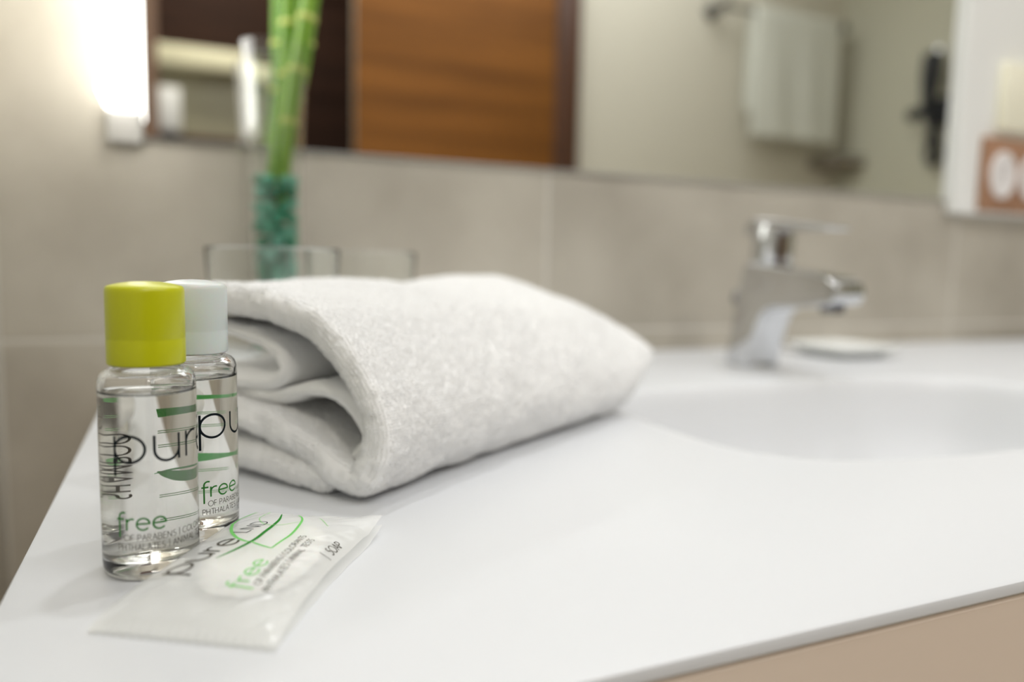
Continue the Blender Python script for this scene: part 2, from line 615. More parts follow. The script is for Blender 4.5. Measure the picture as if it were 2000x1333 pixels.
cbx = empty('cream_card', (1.040, WY - 0.016, 0.275), 'cream card with an ochre motif on the white panel above the brown box', 'card')
box('card_body', -0.068, 0.07, -0.012, -0.0005, 0.0, 0.085, m_cream, cbx, 0.003)
bm = bmesh.new()
for k in range(7):
    a = k * 2 * PI / 7
    vs = [bm.verts.new((0.006 + 0.016 * math.cos(a + da) * q, -0.0124, 0.045 + 0.018 * math.sin(a + da) * q)) for da, q in ((0, 0.15), (0.35, 0.7), (0, 1), (-0.35, 0.7))]
    bm.faces.new(vs)
from_bm('flower_motif', bm, m_ochre, cbx)

# ------------------------------------------------------------------ things seen in the mirror: towel rail, towel, shelf, dryer
rail = empty('towel_rail', (2.27, YB, 1.105), 'chrome towel rail on the beige wall, seen in the mirror', 'towel rail')
bm = tube_bm([(-0.32, 0.085, 0), (0.32, 0.085, 0)], 0.008, 16)
from_bm('rail_bar', bm, m_darkmetal, rail, auto=40)
for sx in (-0.31, 0.31):
    bm = tube_bm([(sx, 0.0, 0), (sx, 0.012, 0)], 0.03, 24)
    tube_bm([(sx, 0.012, 0), (sx, 0.085, 0)], 0.012, 16, bm)
    tube_bm([(sx, 0.070, 0), (sx, 0.102, 0)], 0.019, 20, bm)
    from_bm('rail_post', bm, m_darkmetal, rail, auto=40)


def hanging_towel():
    rr = 0.019
    path = [(0.085 - rr, -0.38), (0.085 - rr, -0.2), (0.085 - rr, -0.02)] + [(0.085 - rr * math.cos(a), rr * math.sin(a)) for a in np.linspace(0.2, PI - 0.2, 9)] + [(0.085 + rr, -0.02), (0.087 + rr, -0.25), (0.088 + rr, -0.485)]
    path = resample(np.array(path), 0.012)
    nx = 44
    V = []
    xs_ = np.linspace(-0.225, 0.225, nx)
    for sgn in (1, -1):
        for i, p in enumerate(path):
            t = path[min(i + 1, len(path) - 1)] - path[max(i - 1, 0)]
            t /= np.linalg.norm(t)
            nn = np.array([-t[1], t[0]])
            for x in xs_:
                wv = 0.004 * math.sin(x * 34 + p[1] * 3) * min(1, abs(p[1]) * 4)
                th = 0.0085 * (1 - 0.7 * (abs(x) / 0.225) ** 16)
                q = p + nn * sgn * th
                V.append((x, q[0] + wv * (1 if p[0] > 0.085 else 0.2), q[1]))
    npth = len(path)
    F = []
    off = npth * nx
    for i in range(npth - 1):
        for k in range(nx - 1):
            a = i * nx + k
            F.append((a, a + 1, a + nx + 1, a + nx))
            F.append((off + a, off + a + nx, off + a + nx + 1, off + a + 1))
    for i in range(npth - 1):
        a = i * nx
        F.append((a, a + nx, off + a + nx, off + a))
        a = i * nx + nx - 1
        F.append((a, off + a, off + a + nx, a + nx))
    for k in range(nx - 1):
        F.append((k, off + k, off + k + 1, k + 1))
        a = (npth - 1) * nx + k
        F.append((a, a + 1, off + a + 1, off + a))
    o = from_np('hanging_towel', np.array(V), F, m_hang)
    o.location = (2.325, YB, 1.105)
    tag(o, 'pale towel hanging over the chrome rail, seen in the mirror', 'towel')


hanging_towel()

cs = empty('corner_shelf', (2.68, YB, 0.545), 'small dark corner shelf below the hanging towel, seen in the mirror', 'shelf')
bm = bmesh.new()
vs0 = [(-0.001, 0.001)] + [(-0.001 - 0.16 * math.sin(a), 0.001 + 0.16 * math.cos(a)) for a in np.linspace(0, PI / 2, 14)]
lo = [bm.verts.new((x, y, -0.012)) for x, y in vs0]
hi = [bm.verts.new((x, y, 0.012)) for x, y in vs0]
bm.faces.new(lo[::-1]); bm.faces.new(hi)
for k in range(len(lo)):
    k2 = (k + 1) % len(lo)
    bm.faces.new((lo[k], lo[k2], hi[k2], hi[k]))
bmesh.ops.recalc_face_normals(bm, faces=bm.faces[:])
from_bm('shelf_plate', bm, mat('brown_stone', srgb(112, 100, 84), 0.5), cs)
bm = tube_bm([(-0.001 - 0.155 * math.sin(a), 0.001 + 0.155 * math.cos(a), 0.03) for a in np.linspace(0.02, PI / 2 - 0.02, 14)], 0.004, 8)
from_bm('guard_rail', bm, m_darkmetal, cs, auto=40)

dr = empty('hair_dryer', (2.68, -0.69, 0.55), 'black wall hair dryer with hanging cord beside the lamp strip, seen in the mirror', 'hair dryer')
box('wall_holder', -0.05, -0.0005, -0.045, 0.045, 0.10, 0.20, m_black, dr, 0.012, 3)
bm = tube_bm([(-0.075, -0.01, 0.12), (-0.08, -0.008, 0.20), (-0.085, 0.0, 0.27), (-0.085, 0.005, 0.345), (-0.085, 0.006, 0.36)], [0.022, 0.026, 0.036, 0.036, 0.02], 20)
from_bm('dryer_body', bm, m_black, dr, auto=40)
bm = tube_bm([(-0.08, -0.03, 0.15), (-0.08, -0.075, 0.14), (-0.08, -0.085, 0.138)], [0.02, 0.026, 0.02], 16)
from_bm('nozzle', bm, m_black, dr, auto=40)
pth = catmull([(-0.07, -0.005, 0.12), (-0.06, 0.02, 0.05), (-0.04, 0.03, -0.02), (-0.035, 0.0, -0.045), (-0.035, -0.03, -0.02), (-0.03, -0.03, 0.06), (-0.03, -0.02, 0.11)], 8)
from_bm('cord', tube_bm(pth, 0.013, 10), m_black, dr, auto=40)
lathe('highlight_disc', [(0.0, 0.02), (0.012, 0.018), (0.015, 0.0), (0.0, 0.0)], m_chrome, dr, 24, loc=(-0.05, 0.0, 0.365))  # chrome disc added to stand in for a highlight at the dryer top

# ------------------------------------------------------------------ faucet
fa = empty('basin_faucet', (0.491, 0.553, 0.0), 'chrome single lever faucet behind the basin', 'faucet')


def extrude_profile(prof, half_fn, bev, name, m, parent):
    """prof: closed polygon of (forward, z); forward is -y. half_fn(forward, z) gives half width."""
    bm = bmesh.new()
    A = [bm.verts.new((-half_fn(w_, z_), -w_, z_)) for w_, z_ in prof]
    B = [bm.verts.new((half_fn(w_, z_), -w_, z_)) for w_, z_ in prof]
    bm.faces.new(A)
    bm.faces.new(B[::-1])
    n = len(prof)
    for k in range(n):
        bm.faces.new((A[(k + 1) % n], A[k], B[k], B[(k + 1) % n]))
    bmesh.ops.recalc_face_normals(bm, faces=bm.faces[:])
    side = [e for e in bm.edges if abs(e.verts[0].co.x - e.verts[1].co.x) < 1e-3 and any(len(f_.verts) > 6 for f_ in e.link_faces)]
    bmesh.ops.bevel(bm, geom=side, offset=bev, segments=4, affect='EDGES', profile=0.5, clamp_overlap=True)
    return from_bm(name, bm, m, parent, auto=45)


prof = catmull([(-0.0185, 0.0), (-0.013, 0.03), (-0.006, 0.066), (0.0, 0.090), (0.004, 0.0945), (0.022, 0.0945), (0.05, 0.0915), (0.085, 0.0870), (0.102, 0.0815), (0.1065, 0.073), (0.102, 0.0635), (0.08, 0.0595), (0.055, 0.0580), (0.038, 0.0565), (0.0265, 0.0500), (0.0205, 0.038), (0.0145, 0.018), (0.0105, 0.0), (-0.004, -0.0)], 5, True)
prof[:, 1] = np.maximum(prof[:, 1], 0.0003)
extrude_profile([tuple(p) for p in prof], lambda w_, z_: 0.0185 - 0.03 * max(0, w_ - 0.02), 0.006, 'faucet_body', m_chrome, fa)
lathe('base_ring', [(0, 0.0001), (0.021, 0.0001), (0.021, 0.001), (0.020, 0.0015), (0, 0.0015)], m_chrome, fa, 48, loc=(0, 0.004, 0))
bm = tube_bm([(0, -0.0150, 0.0935), (0, -0.0155, 0.098), (0, -0.0165, 0.112), (0, -0.0172, 0.124), (0, -0.0175, 0.130), (0, -0.0177, 0.1325)], [0.0178, 0.0185, 0.0185, 0.0188, 0.0165, 0.009], 40)
hdl = from_bm('lever_handle', bm, m_chrome, fa, auto=50)
lp = catmull([(-0.003, 0.122), (-0.001, 0.130), (0.008, 0.1345), (0.03, 0.1335), (0.07, 0.1285), (0.087, 0.1265), (0.090, 0.1245), (0.086, 0.1225), (0.07, 0.1225), (0.03, 0.1245), (0.005, 0.120)], 4, True)
extrude_profile([tuple(p) for p in lp], lambda w_, z_: 0.0165 - 0.05 * max(0, w_ - 0.01), 0.0025, 'lever_plate', m_chrome, hdl)
lathe('aerator', [(0, 0.0), (0.0095, 0.0), (0.0098, 0.006), (0.0, 0.006)], m_darkmetal, fa, 32, loc=(0, -0.089, 0.0555))
bm = tube_bm([(0, 0.026, 0.001), (0, 0.026, 0.058)], 0.0025, 12)
tube_bm([(0, 0.026, 0.056), (0, 0.026, 0.058), (0, 0.026, 0.066), (0, 0.026, 0.069)], [0.003, 0.006, 0.006, 0.003], 16, bm)
from_bm('lift_rod', bm, m_darkmetal, fa, auto=45)

# ------------------------------------------------------------------ soap dish
def soap_dish():
    bm = bmesh.new()
    n = 64
    def sq(t, a):
        c, s = math.cos(t), math.sin(t)
        return (a * math.copysign(abs(c) ** 0.36, c), a * math.copysign(abs(s) ** 0.36, s))
    rings = []
    for (a, z) in ((0.029, 0.0), (0.031, 0.0008), (0.034, 0.004), (0.0445, 0.010), (0.046, 0.0118), (0.045, 0.0125), (0.042, 0.0112), (0.030, 0.0065), (0.02, 0.0058)):
        rings.append([bm.verts.new((*sq(2 * PI * k / n, a), z)) for k in range(n)])
    bm.faces.new(rings[0][::-1])
    for a, b2 in zip(rings[:-1], rings[1:]):
        for k in range(n):
            bm.faces.new((a[k], a[(k + 1) % n], b2[(k + 1) % n], b2[k]))
    bm.faces.new(rings[-1])
    o = from_bm('soap_dish', bm, m_dish, None, auto=60)
    o.location = (0.652, 0.600, 0)
    tag(o, 'shallow white square soap dish behind the basin, right of the faucet', 'soap dish')


soap_dish()

# ------------------------------------------------------------------ glass vase with pebbles and bamboo
VK = 1.205
VX, VY = 0.0606 * VK, 0.5345 * VK
vase = empty('glass_vase', (VX, VY, 0), 'tall clear glass vase flaring at the rim, holding bamboo', 'vase')
prof_o = [(0.0190, 0.0), (0.0207, 0.0015), (0.0210, 0.02), (0.0205, 0.09), (0.0207, 0.158), (0.0219, 0.192), (0.0237, 0.230), (0.0255, 0.2555), (0.0258, 0.2578)]
prof_i = [(0.0246, 0.2582), (0.0242, 0.254), (0.0224, 0.229), (0.0207, 0.191), (0.0195, 0.158), (0.0193, 0.09), (0.0198, 0.02), (0.0190, 0.009), (0.0, 0.0075)]
lathe('vase_wall', [(0, 0.0003)] + prof_o + prof_i, m_glass, vase, 64)

peb_meshes = []
for k in range(5):
    bm = bmesh.new()
    bmesh.ops.create_icosphere(bm, subdivisions=2, radius=0.0062)
    for v in bm.verts:
        d = v.co.normalized()
        f_ = 0.93 + 0.09 * math.sin(3 * d.x + k * 2) * math.sin(3 * d.y + k) + 0.06 * math.sin(5 * d.z + k)
        v.co = Vector((v.co.x, v.co.y, v.co.z * 0.86)) * min(f_, 1.03)
    me = bpy.data.meshes.new('pebble')
    bm.to_mesh(me)
    bm.free()
    me.materials.append(m_pebble)
    me.polygons.foreach_set('use_smooth', [True] * len(me.polygons))
    peb_meshes.append(me)
z = 0.0135
layer = 0
stem_foot = [(0.0032, -0.0012), (0.0, 0.0), (0.004, -0.002)]
while z < 0.155:
    a0 = layer * 0.52
    spots = [(0.0, 0.0)] if z < 0.130 else []
    spots += [(0.0128 * math.cos(a0 + q * PI / 3), 0.0128 * math.sin(a0 + q * PI / 3)) for q in range(6)]
    for (px, py) in spots:
        o = bpy.data.objects.new('pebble', random.choice(peb_meshes))
        COL.objects.link(o)
        o.location = (VX + px + random.uniform(-.0003, .0003), VY + py + random.uniform(-.0003, .0003), z + random.uniform(-.0025, .0025))
        o.rotation_euler = (random.uniform(-.4, .4), random.uniform(-.4, .4), random.uniform(0, 6))
        tag(o, 'teal green glass pebble filling the glass vase', 'pebble', 'teal pebbles in the glass vase')
    z += 0.0099
    layer += 1


def stalk(pts, r0_, nodez, label):
    pts = [(p[0] * VK, p[1] * VK, 0.09 + (p[2] - 0.09) * VK) for p in pts]
    nodez = [0.09 + (q - 0.09) * VK for q in nodez]
    r0_ = r0_ * VK
    base = Vector(pts[0])
    root = empty('bamboo_stalk', base, label, 'bamboo', 'bamboo stalks in the glass vase')
    P = resample(catmull(pts, 8), 0.004)
    rad = []
    for p in P:
        rr = r0_ * (0.92 + 0.35 * (p[2] - pts[0][2]) / 0.2)
        for nz in nodez:
            rr *= 1 + 0.10 * math.exp(-((p[2] - nz) / 0.003) ** 2)
        rad.append(rr)
    from_bm('stem', tube_bm([Vector([float(c) for c in p]) - base for p in P], rad, 20), m_stalk, root, auto=50)
    for nz in nodez:
        i = int(np.argmin(abs(P[:, 2] - nz)))
        c = Vector([float(q) for q in P[i]]) - base
        d = Vector([float(q) for q in P[min(i + 1, len(P) - 1)] - P[max(i - 1, 0)]]).normalized()
        rr = float(rad[i]) * 1.03
        from_bm('node_ring', tube_bm([c - d * 0.0022, c - d * 0.0012, c + d * 0.0006, c + d * 0.0022], [rr * 0.97, rr * 1.09, rr * 1.10, rr * 0.96], 20), m_node, root, auto=50)


stalk([(0.0640, 0.5330, 0.124), (0.0655, 0.5322, 0.150), (0.0693, 0.5306, 0.1817), (0.0740, 0.5286, 0.2131), (0.0825, 0.5248, 0.2586), (0.090, 0.522, 0.30)], 0.0046, (0.181, 0.213, 0.247), 'green bamboo stalk leaning furthest over the vase rim')
stalk([(0.0585, 0.5385, 0.1425), (0.0640, 0.5385, 0.180), (0.0685, 0.5395, 0.2097), (0.0705, 0.5405, 0.2583), (0.071, 0.541, 0.30)], 0.0046, (0.214, 0.2445), 'green bamboo stalk standing most upright in the glass vase')
stalk([(0.0655, 0.5430, 0.1430), (0.0720, 0.5445, 0.180), (0.0785, 0.5440, 0.213), (0.0850, 0.5425, 0.2584), (0.089, 0.541, 0.30)], 0.0044, (0.200, 0.236), 'green bamboo stalk leaning between its two neighbours at the back')

# ------------------------------------------------------------------ tumblers
def tumbler(x, y, label):
    root = empty('glass_tumbler', (x, y, 0), label, 'glass', 'drinking glasses behind the towel')
    po = [(0.0290, 0.0), (0.0302, 0.0015), (0.0312, 0.02), (0.0340, 0.06), (0.0362, 0.0945), (0.0360, 0.0958)]
    pi_ = [(0.0356, 0.0962), (0.0354, 0.0945), (0.0332, 0.06), (0.0304, 0.02), (0.0280, 0.012), (0.0, 0.0105)]
    lathe('glass_wall', [(0, 0.0002)] + po + pi_, m_glass, root, 72)


tumbler(0.0484, 0.4405, 'clear tapered drinking glass in front of the vase')
tumbler(0.1111, 0.5020, 'clear drinking glass right of the vase, half behind the other glass')

# ------------------------------------------------------------------ folded towel
TO = np.array([0.0587, 0.2705])
ES = np.array([0.81, 0.587]) / np.linalg.norm([0.81, 0.587])
EU = np.array([-ES[1], ES[0]])
TL = 0.276


def towel_warp(s, u, z):
    """straight towel coordinates -> folded, pinched towel in the world."""
    k = np.clip(s / TL, -0.05, 1)
    # the front fold gets lower to the far end, the back ridge keeps its height
    front = np.exp(-np.clip(u, -0.02, 1) / 0.045)
    h = 1 - 0.26 * np.clip(k, 0, 1) ** 1.1 * front
    e = np.clip((k - 0.80) / 0.20, 0, 1)
    rnd = np.sqrt(np.clip(1 - e ** 2 * 0.62, 0, 1))
    step = np.clip((k - 0.905) / 0.05, 0, 1)
    step = step * step * (3 - 2 * step)
    zz = z * h
    mid = 0.031 + 0.010 * np.clip(u / 0.1, 0, 1)
    zz = mid + (zz - mid) * rnd
    uu = u + 0.004 * np.sin(k * 5.0 + 0.7) * np.clip(1 - u / 0.1, 0, 1) + 0.010 * (1 - rnd) * np.clip(1 - u / 0.08, 0, 1)
    ss = s
    zz = zz - 0.011 * step * np.clip((u - 0.035) / 0.03, 0, 1) * np.clip(z / 0.06, 0, 1)
    zz = zz + 0.017 * e ** 2 * np.clip(1 - zz / 0.07, 0, 1)
    ss = ss - 0.022 * e * np.clip(1 - z / 0.035, 0, 1)
    zz = zz + 0.0035 * np.exp(-((k - 0.80) / 0.10) ** 2) * np.clip((u - 0.05) / 0.03, 0, 1) * np.clip(z / 0.06, 0, 1)
    # ridge of the far back corner stops a little earlier
    ss = ss - 0.018 * np.clip((u - 0.055) / 0.04, 0, 1) * e
    # soft dents on the top
    top = np.clip((z - 0.05) / 0.02, 0, 1)
    zz = zz + top * (0.0016 * np.sin(ss * 55 + uu * 40) * np.clip(uu / 0.06, 0, 1) - 0.003 * np.exp(-((ss - 0.16) / 0.05) ** 2 - ((uu - 0.045) / 0.02) ** 2))
    return ss, uu, zz


def towel_sheet(name, path, th, s0, s1, step, parent, seed, terry=0.0007, lumps=0.0010, hem=True, emboss=False):
    P = resample(catmull(path, 14), step)
    n = len(P)
    T_ = np.gradient(P, axis=0)
    T_ /= np.linalg.norm(T_, axis=1)[:, None]
    Nn = np.stack([-T_[:, 1], T_[:, 0]], 1)
    k = max(5, int(th * 1.2 / step))
    ang0 = np.linspace(PI / 2, -PI / 2, k + 2)[1:-1]
    loop = [(i, 1.0, 0.0) for i in range(n)] + [(n - 1, math.sin(a), math.cos(a)) for a in ang0] + [(i, -1.0, 0.0) for i in range(n - 1, -1, -1)] + [(0, math.sin(a), -math.cos(a)) for a in -ang0]
    idx = np.array([q[0] for q in loop])
    cn = np.array([q[1] for q in loop])
    ct = np.array([q[2] for q in loop])
    ns = int((s1 - s0) / step) + 1
    edge = 0.004
    sv = np.concatenate([s0 + edge * (1 - np.cos(np.linspace(0, PI / 2, 6)))[:-1], np.linspace(s0 + edge, s1 - edge, ns), (s1 - edge * (1 - np.cos(np.linspace(0, PI / 2, 6)))[:-1])[::-1]])
    m_ = len(loop)
    C0 = P[idx]
    D0 = Nn[idx] * cn[:, None] + T_[idx] * ct[:, None]
    allp = []
    norm = []
    for s in sv:
        d = min(s - s0, s1 - s)
        tk = th / 2 * (math.sqrt(max(0.0, 1 - (1 - d / edge) ** 2)) if d < edge else 1.0)
        q = C0 + D0 * tk
        allp.append(np.column_stack([np.full(m_, s), q]))
        norm.append(D0)
    A = np.vstack(allp)
    Nm = np.vstack(norm)
    ds = np.minimum(A[:, 0] - s0, s1 - A[:, 0])
    nz_ = vnoise(A, 0.0013, seed) * 0.6 + vnoise(A, 0.0024, seed + 1) * 0.5
    calm = np.clip((ds - 0.002) / 0.008, 0.25, 1) if hem else 1.0
    disp = terry * nz_ * calm + lumps * vnoise(A, 0.016, seed + 2) + lumps * 0.6 * vnoise(A, 0.007, seed + 3)
    if hem:
        dd = A[:, 0] - s0
        disp = disp - 0.0003 * np.exp(-((dd - 0.0062) / 0.0006) ** 2) - 0.00035 * np.exp(-((dd - 0.0095) / 0.0006) ** 2)
    if emboss:
        # shallow woven marks pressed into the front of the fold
        lp_ = np.r_[0, np.cumsum(np.linalg.norm(np.diff(P, axis=0), axis=1))]
        L0 = np.interp(0.056, P[: n // 2, 1][::-1], lp_[: n // 2][::-1])
        q1 = A[:, 0]
        q2 = np.tile(lp_[idx] - L0, len(sv))
        outer_side = np.tile(cn < 0, len(sv))
        for (cx_, cy_, rx_, ry_, a0_, a1_) in ((0.062, 0.0, 0.007, 0.010, -2.6, 0.4), (0.088, 0.001, 0.009, 0.012, -0.6, 2.6), (0.121, 0.0, 0.008, 0.011, 0.8, 4.2), (0.152, -0.002, 0.009, 0.011, -2.0, 1.2), (0.180, 0.0, 0.008, 0.010, 0.2, 3.4)):
            rr = np.hypot((q1 - cx_) / rx_, (q2 - cy_) / ry_)
            an = np.mod(np.arctan2((q2 - cy_) / ry_, (q1 - cx_) / rx_) - a0_, 2 * PI)
            disp = disp - outer_side * 0.0010 * np.exp(-((rr - 1) * 0.009 / 0.0014) ** 2) * (an < a1_ - a0_)
    # wobble of the cut edge along s
    A[:, 0] += (0.0014 * vnoise(np.column_stack([A[:, 1], A[:, 2], A[:, 0] * 0]), 0.012, seed + 5) + 0.0006 * vnoise(np.column_stack([A[:, 1], A[:, 2], A[:, 0] * 0]), 0.002, seed + 6)) * np.clip(1 - (A[:, 0] - s0) / 0.03, 0, 1)
    disp = disp * np.clip(ds / edge, 0, 1) ** 0.5
    A[:, 1:] += Nm * disp[:, None]
    s_, u_, z_ = towel_warp(A[:, 0], A[:, 1], A[:, 2])
    z_ = np.maximum(z_, 0.0006)
    W = np.column_stack([TO[0] + ES[0] * s_ + EU[0] * u_, TO[1] + ES[1] * s_ + EU[1] * u_, z_])
    W -= np.array([TO[0], TO[1], 0])
    R = len(sv)
    i = np.arange(R - 1)[:, None] * m_
    j = np.arange(m_)[None, :]
    j2 = (j + 1) % m_
    F = np.stack([i + j, i + j2, i + m_ + j2, i + m_ + j], -1).reshape(-1, 4)
    me = bpy.data.meshes.new(name)
    me.vertices.add(len(W))
    me.vertices.foreach_set('co', W.ravel())
    me.loops.add(F.size)
    me.loops.foreach_set('vertex_index', F.ravel())
    me.polygons.add(len(F))
    me.polygons.foreach_set('loop_start', np.arange(0, F.size, 4))
    me.update(calc_edges=True)
    bm = bmesh.new()
    bm.from_mesh(me)
    bmesh.ops.recalc_face_normals(bm, faces=bm.faces[:])
    bm.to_mesh(me)
    bm.free()
    return link(name, me, m_terry, parent)


tw = empty('folded_towel', (TO[0], TO[1], 0), 'thick white terry towel folded on the counter behind the bottles', 'towel')
pathA = [(0.099, 0.073), (0.09, 0.0745), (0.066, 0.0735), (0.044, 0.0705), (0.025, 0.0655), (0.008, 0.054), (-0.003, 0.0425), (-0.0085, 0.031), (-0.0075, 0.019), (-0.001, 0.0085), (0.008, 0.0090), (0.022, 0.0145), (0.042, 0.0215), (0.063, 0.0260), (0.099, 0.029)]
towel_sheet('outer_fold', pathA, 0.0118, 0.0, TL, 0.0009, tw, 3, emboss=True)
pathB = [(0.099, 0.0095), (0.063, 0.0095), (0.035, 0.0080), (0.0185, 0.0066)]
towel_sheet('bottom_fold', pathB, 0.0125, 0.001, TL - 0.05, 0.0011, tw, 23)
pathC = [(0.099, 0.0625), (0.085, 0.062), (0.063, 0.0585), (0.049, 0.0535), (0.0435, 0.0475), (0.047, 0.0425), (0.060, 0.040), (0.099, 0.041)]
towel_sheet('inner_fold', pathC, 0.0065, 0.005, TL - 0.05, 0.0012, tw, 43, terry=0.0003)
pathD = [(0.099, 0.0355), (0.075, 0.0345), (0.052, 0.0345), (0.030, 0.0395), (0.017, 0.0385), (0.006, 0.0310), (0.001, 0.0220), (0.006, 0.0160)]
towel_sheet('inner_fold', pathD, 0.0065, 0.008, TL - 0.05, 0.0012, tw, 63, terry=0.0003)


def terry_pile(sheet, count, parent):
    me = sheet.data
    n = len(me.polygons)
    ce = np.empty(n * 3); me.polygons.foreach_get('center', ce); ce = ce.reshape(-1, 3)
    no = np.empty(n * 3); me.polygons.foreach_get('normal', no); no = no.reshape(-1, 3)
    sc = (ce[:, :2] @ ES)
    view = np.array([0, 0, 0.09]) - (ce + np.array([TO[0], TO[1], 0]))
    view /= np.linalg.norm(view, axis=1)[:, None]
    wgt = np.exp(-np.clip(sc, 0, 1) / 0.16) * (np.einsum('ij,ij->i', view, no) > -0.15) * (sc > 0.0004)
    pick = RNG.choice(n, count, replace=False, p=wgt / wgt.sum())
    c, nn = ce[pick], no[pick]
    rv = RNG.normal(size=(count, 3))
    t = np.cross(nn, rv); t /= np.linalg.norm(t, axis=1)[:, None]
    b = np.cross(nn, t)
    lean = RNG.uniform(-0.5, 0.5, (count, 1))
    nn2 = nn + b * lean
    hgt = RNG.uniform(0.00025, 0.0006, (count, 1))
    wid = RNG.uniform(0.00025, 0.00045, (count, 1))
    prof_ = [(-1.0, -0.25), (-0.9, 0.55), (0.0, 1.0), (0.9, 0.55), (1.0, -0.25)]
    rad = 0.0002
    V = []
    for k, (px, ph) in enumerate(prof_):
        ctr = c + t * wid * px + nn2 * hgt * ph
        out = t * px * 0.6 + nn * max(ph, 0.0)
        out = out / (np.linalg.norm(out, axis=1)[:, None] + 1e-9)
        for (q1, q2) in ((1, 0), (-0.5, 0.87), (-0.5, -0.87)):
            V.append(ctr + rad * (q1 * out + q2 * b))
    V = np.stack(V, 1)
    V[:, :, 2] = np.maximum(V[:, :, 2], 0.0003)
    m_ = V.shape[1]
    f0 = []
    for k in range(4):
        for q in range(3):
            f0.append((3 * k + q, 3 * k + (q + 1) % 3, 3 * k + 3 + (q + 1) % 3, 3 * k + 3 + q))
    F = (np.array(f0)[None] + (np.arange(count) * m_)[:, None, None]).reshape(-1, 4)
    me2 = bpy.data.meshes.new('terry_pile')
    me2.vertices.add(count * m_)
    me2.vertices.foreach_set('co', V.ravel())
    me2.loops.add(F.size)
    me2.loops.foreach_set('vertex_index', F.ravel())
    me2.polygons.add(len(F))
    me2.polygons.foreach_set('loop_start', np.arange(0, F.size, 4))
    me2.update(calc_edges=True)
    o = link('terry_pile', me2, m_terry, parent)
    o['kind'] = 'stuff'
    return o


terry_pile(bpy.data.objects['outer_fold'], 76000, tw)
terry_pile(bpy.data.objects['bottom_fold'], 9000, tw)

# ------------------------------------------------------------------ stroke lettering and leaf emblem (flat print)
def arc(cx, cy, rx, ry, a0, a1, n=None):
    n = n or max(6, int(abs(a1 - a0) / 12))
    return [(cx + rx * math.cos(math.radians(a)), cy + ry * math.sin(math.radians(a))) for a in np.linspace(a0, a1, n)]


GL = {
    'p': ([[(0.0, .68), (0.0, -.36)], arc(.38, .34, .38, .34, 0, 360, 40)], .96),
    'u': ([[(0, .68), (0, .30)] + arc(.31, .30, .31, .30, 180, 360, 20) + [(.62, .68)], [(.62, .68), (.62, 0)]], .84),
    'r': ([[(0, .68), (0, 0)], arc(.30, .36, .30, .30, 175, 70, 12)], .50),
    'e': ([[(.02, .36), (.68, .36)] + arc(.35, .34, .34, .34, 4, 318, 36)], .84),
    'f': ([arc(.34, .80, .24, .24, 60, 180, 12) + [(.10, .80), (.10, -.42)], [(-.06, .66), (.38, .66)]], .50),
    'A': ([[(0, 0), (.33, 1), (.66, 0)], [(.12, .34), (.54, .34)]], .76),
    'B': ([[(0, 0), (0, 1)] + [(.28, 1)] + arc(.28, .76, .22, .24, 90, -90, 10) + [(0, .52)], [(.28, .52)] + arc(.28, .26, .28, .26, 90, -90, 10) + [(0, 0)]], .70),
    'C': ([arc(.42, .5, .42, .5, 50, 310, 24)], .80),
    'D': ([[(0, 0), (0, 1), (.25, 1)] + arc(.25, .5, .45, .5, 90, -90, 18) + [(0, 0)]], .86),
    'E': ([[(.48, 1), (0, 1), (0, 0), (.5, 0)], [(0, .52), (.44, .52)]], .62),
    'F': ([[(.46, 1), (0, 1), (0, 0)], [(0, .5), (.4, .5)]], .56),
    'H': ([[(0, 0), (0, 1)], [(.6, 0), (.6, 1)], [(0, .52), (.6, .52)]], .80),
    'I': ([[(0, 0), (0, 1)]], .22),
    'L': ([[(0, 1), (0, 0), (.44, 0)]], .54),
    'M': ([[(0, 0), (.06, 1), (.4, .15), (.74, 1), (.8, 0)]], .98),
    'N': ([[(0, 0), (0, 1), (.62, 0), (.62, 1)]], .82),
    'O': ([arc(.46, .5, .46, .5, 0, 360, 32)], 1.04),
    'P': ([[(0, 0), (0, 1), (.25, 1)] + arc(.25, .73, .26, .27, 90, -90, 12) + [(0, .46)]], .62),
    'R': ([[(0, 0), (0, 1), (.25, 1)] + arc(.25, .74, .24, .26, 90, -90, 12) + [(0, .48)], [(.25, .48), (.54, 0)]], .66),
    'S': ([arc(.27, .75, .23, .25, 50, 250, 16) + arc(.25, .25, .25, .26, 70, -140, 16)], .62),
    'T': ([[(0, 1), (.6, 1)], [(.3, 1), (.3, 0)]], .64),
    '|': ([[(.06, -.15), (.06, 1.15)]], .20),
    ' ': ([], .34),
}


def text_strokes(txt, x, y, size, weight, space=0.06):
    """polylines of (x,y,half-width) in metres for a word; size is the cap height."""
    out = []
    for ch in txt:
        gl, adv = GL[ch]
        for pl in gl:
            out.append([(x + px * size, y + py * size, weight / 2) for px, py in pl])
        x += (adv + space) * size
    return out, x


def taper(pl, w0, w1, w2):
    P = catmull(pl, 10)
    n = len(P)
    return [(p[0], p[1], (w0 * (1 - t) ** 2 + 2 * w1 * t * (1 - t) + w2 * t * t) / 2) for p, t in zip(P, np.linspace(0, 1, n))]


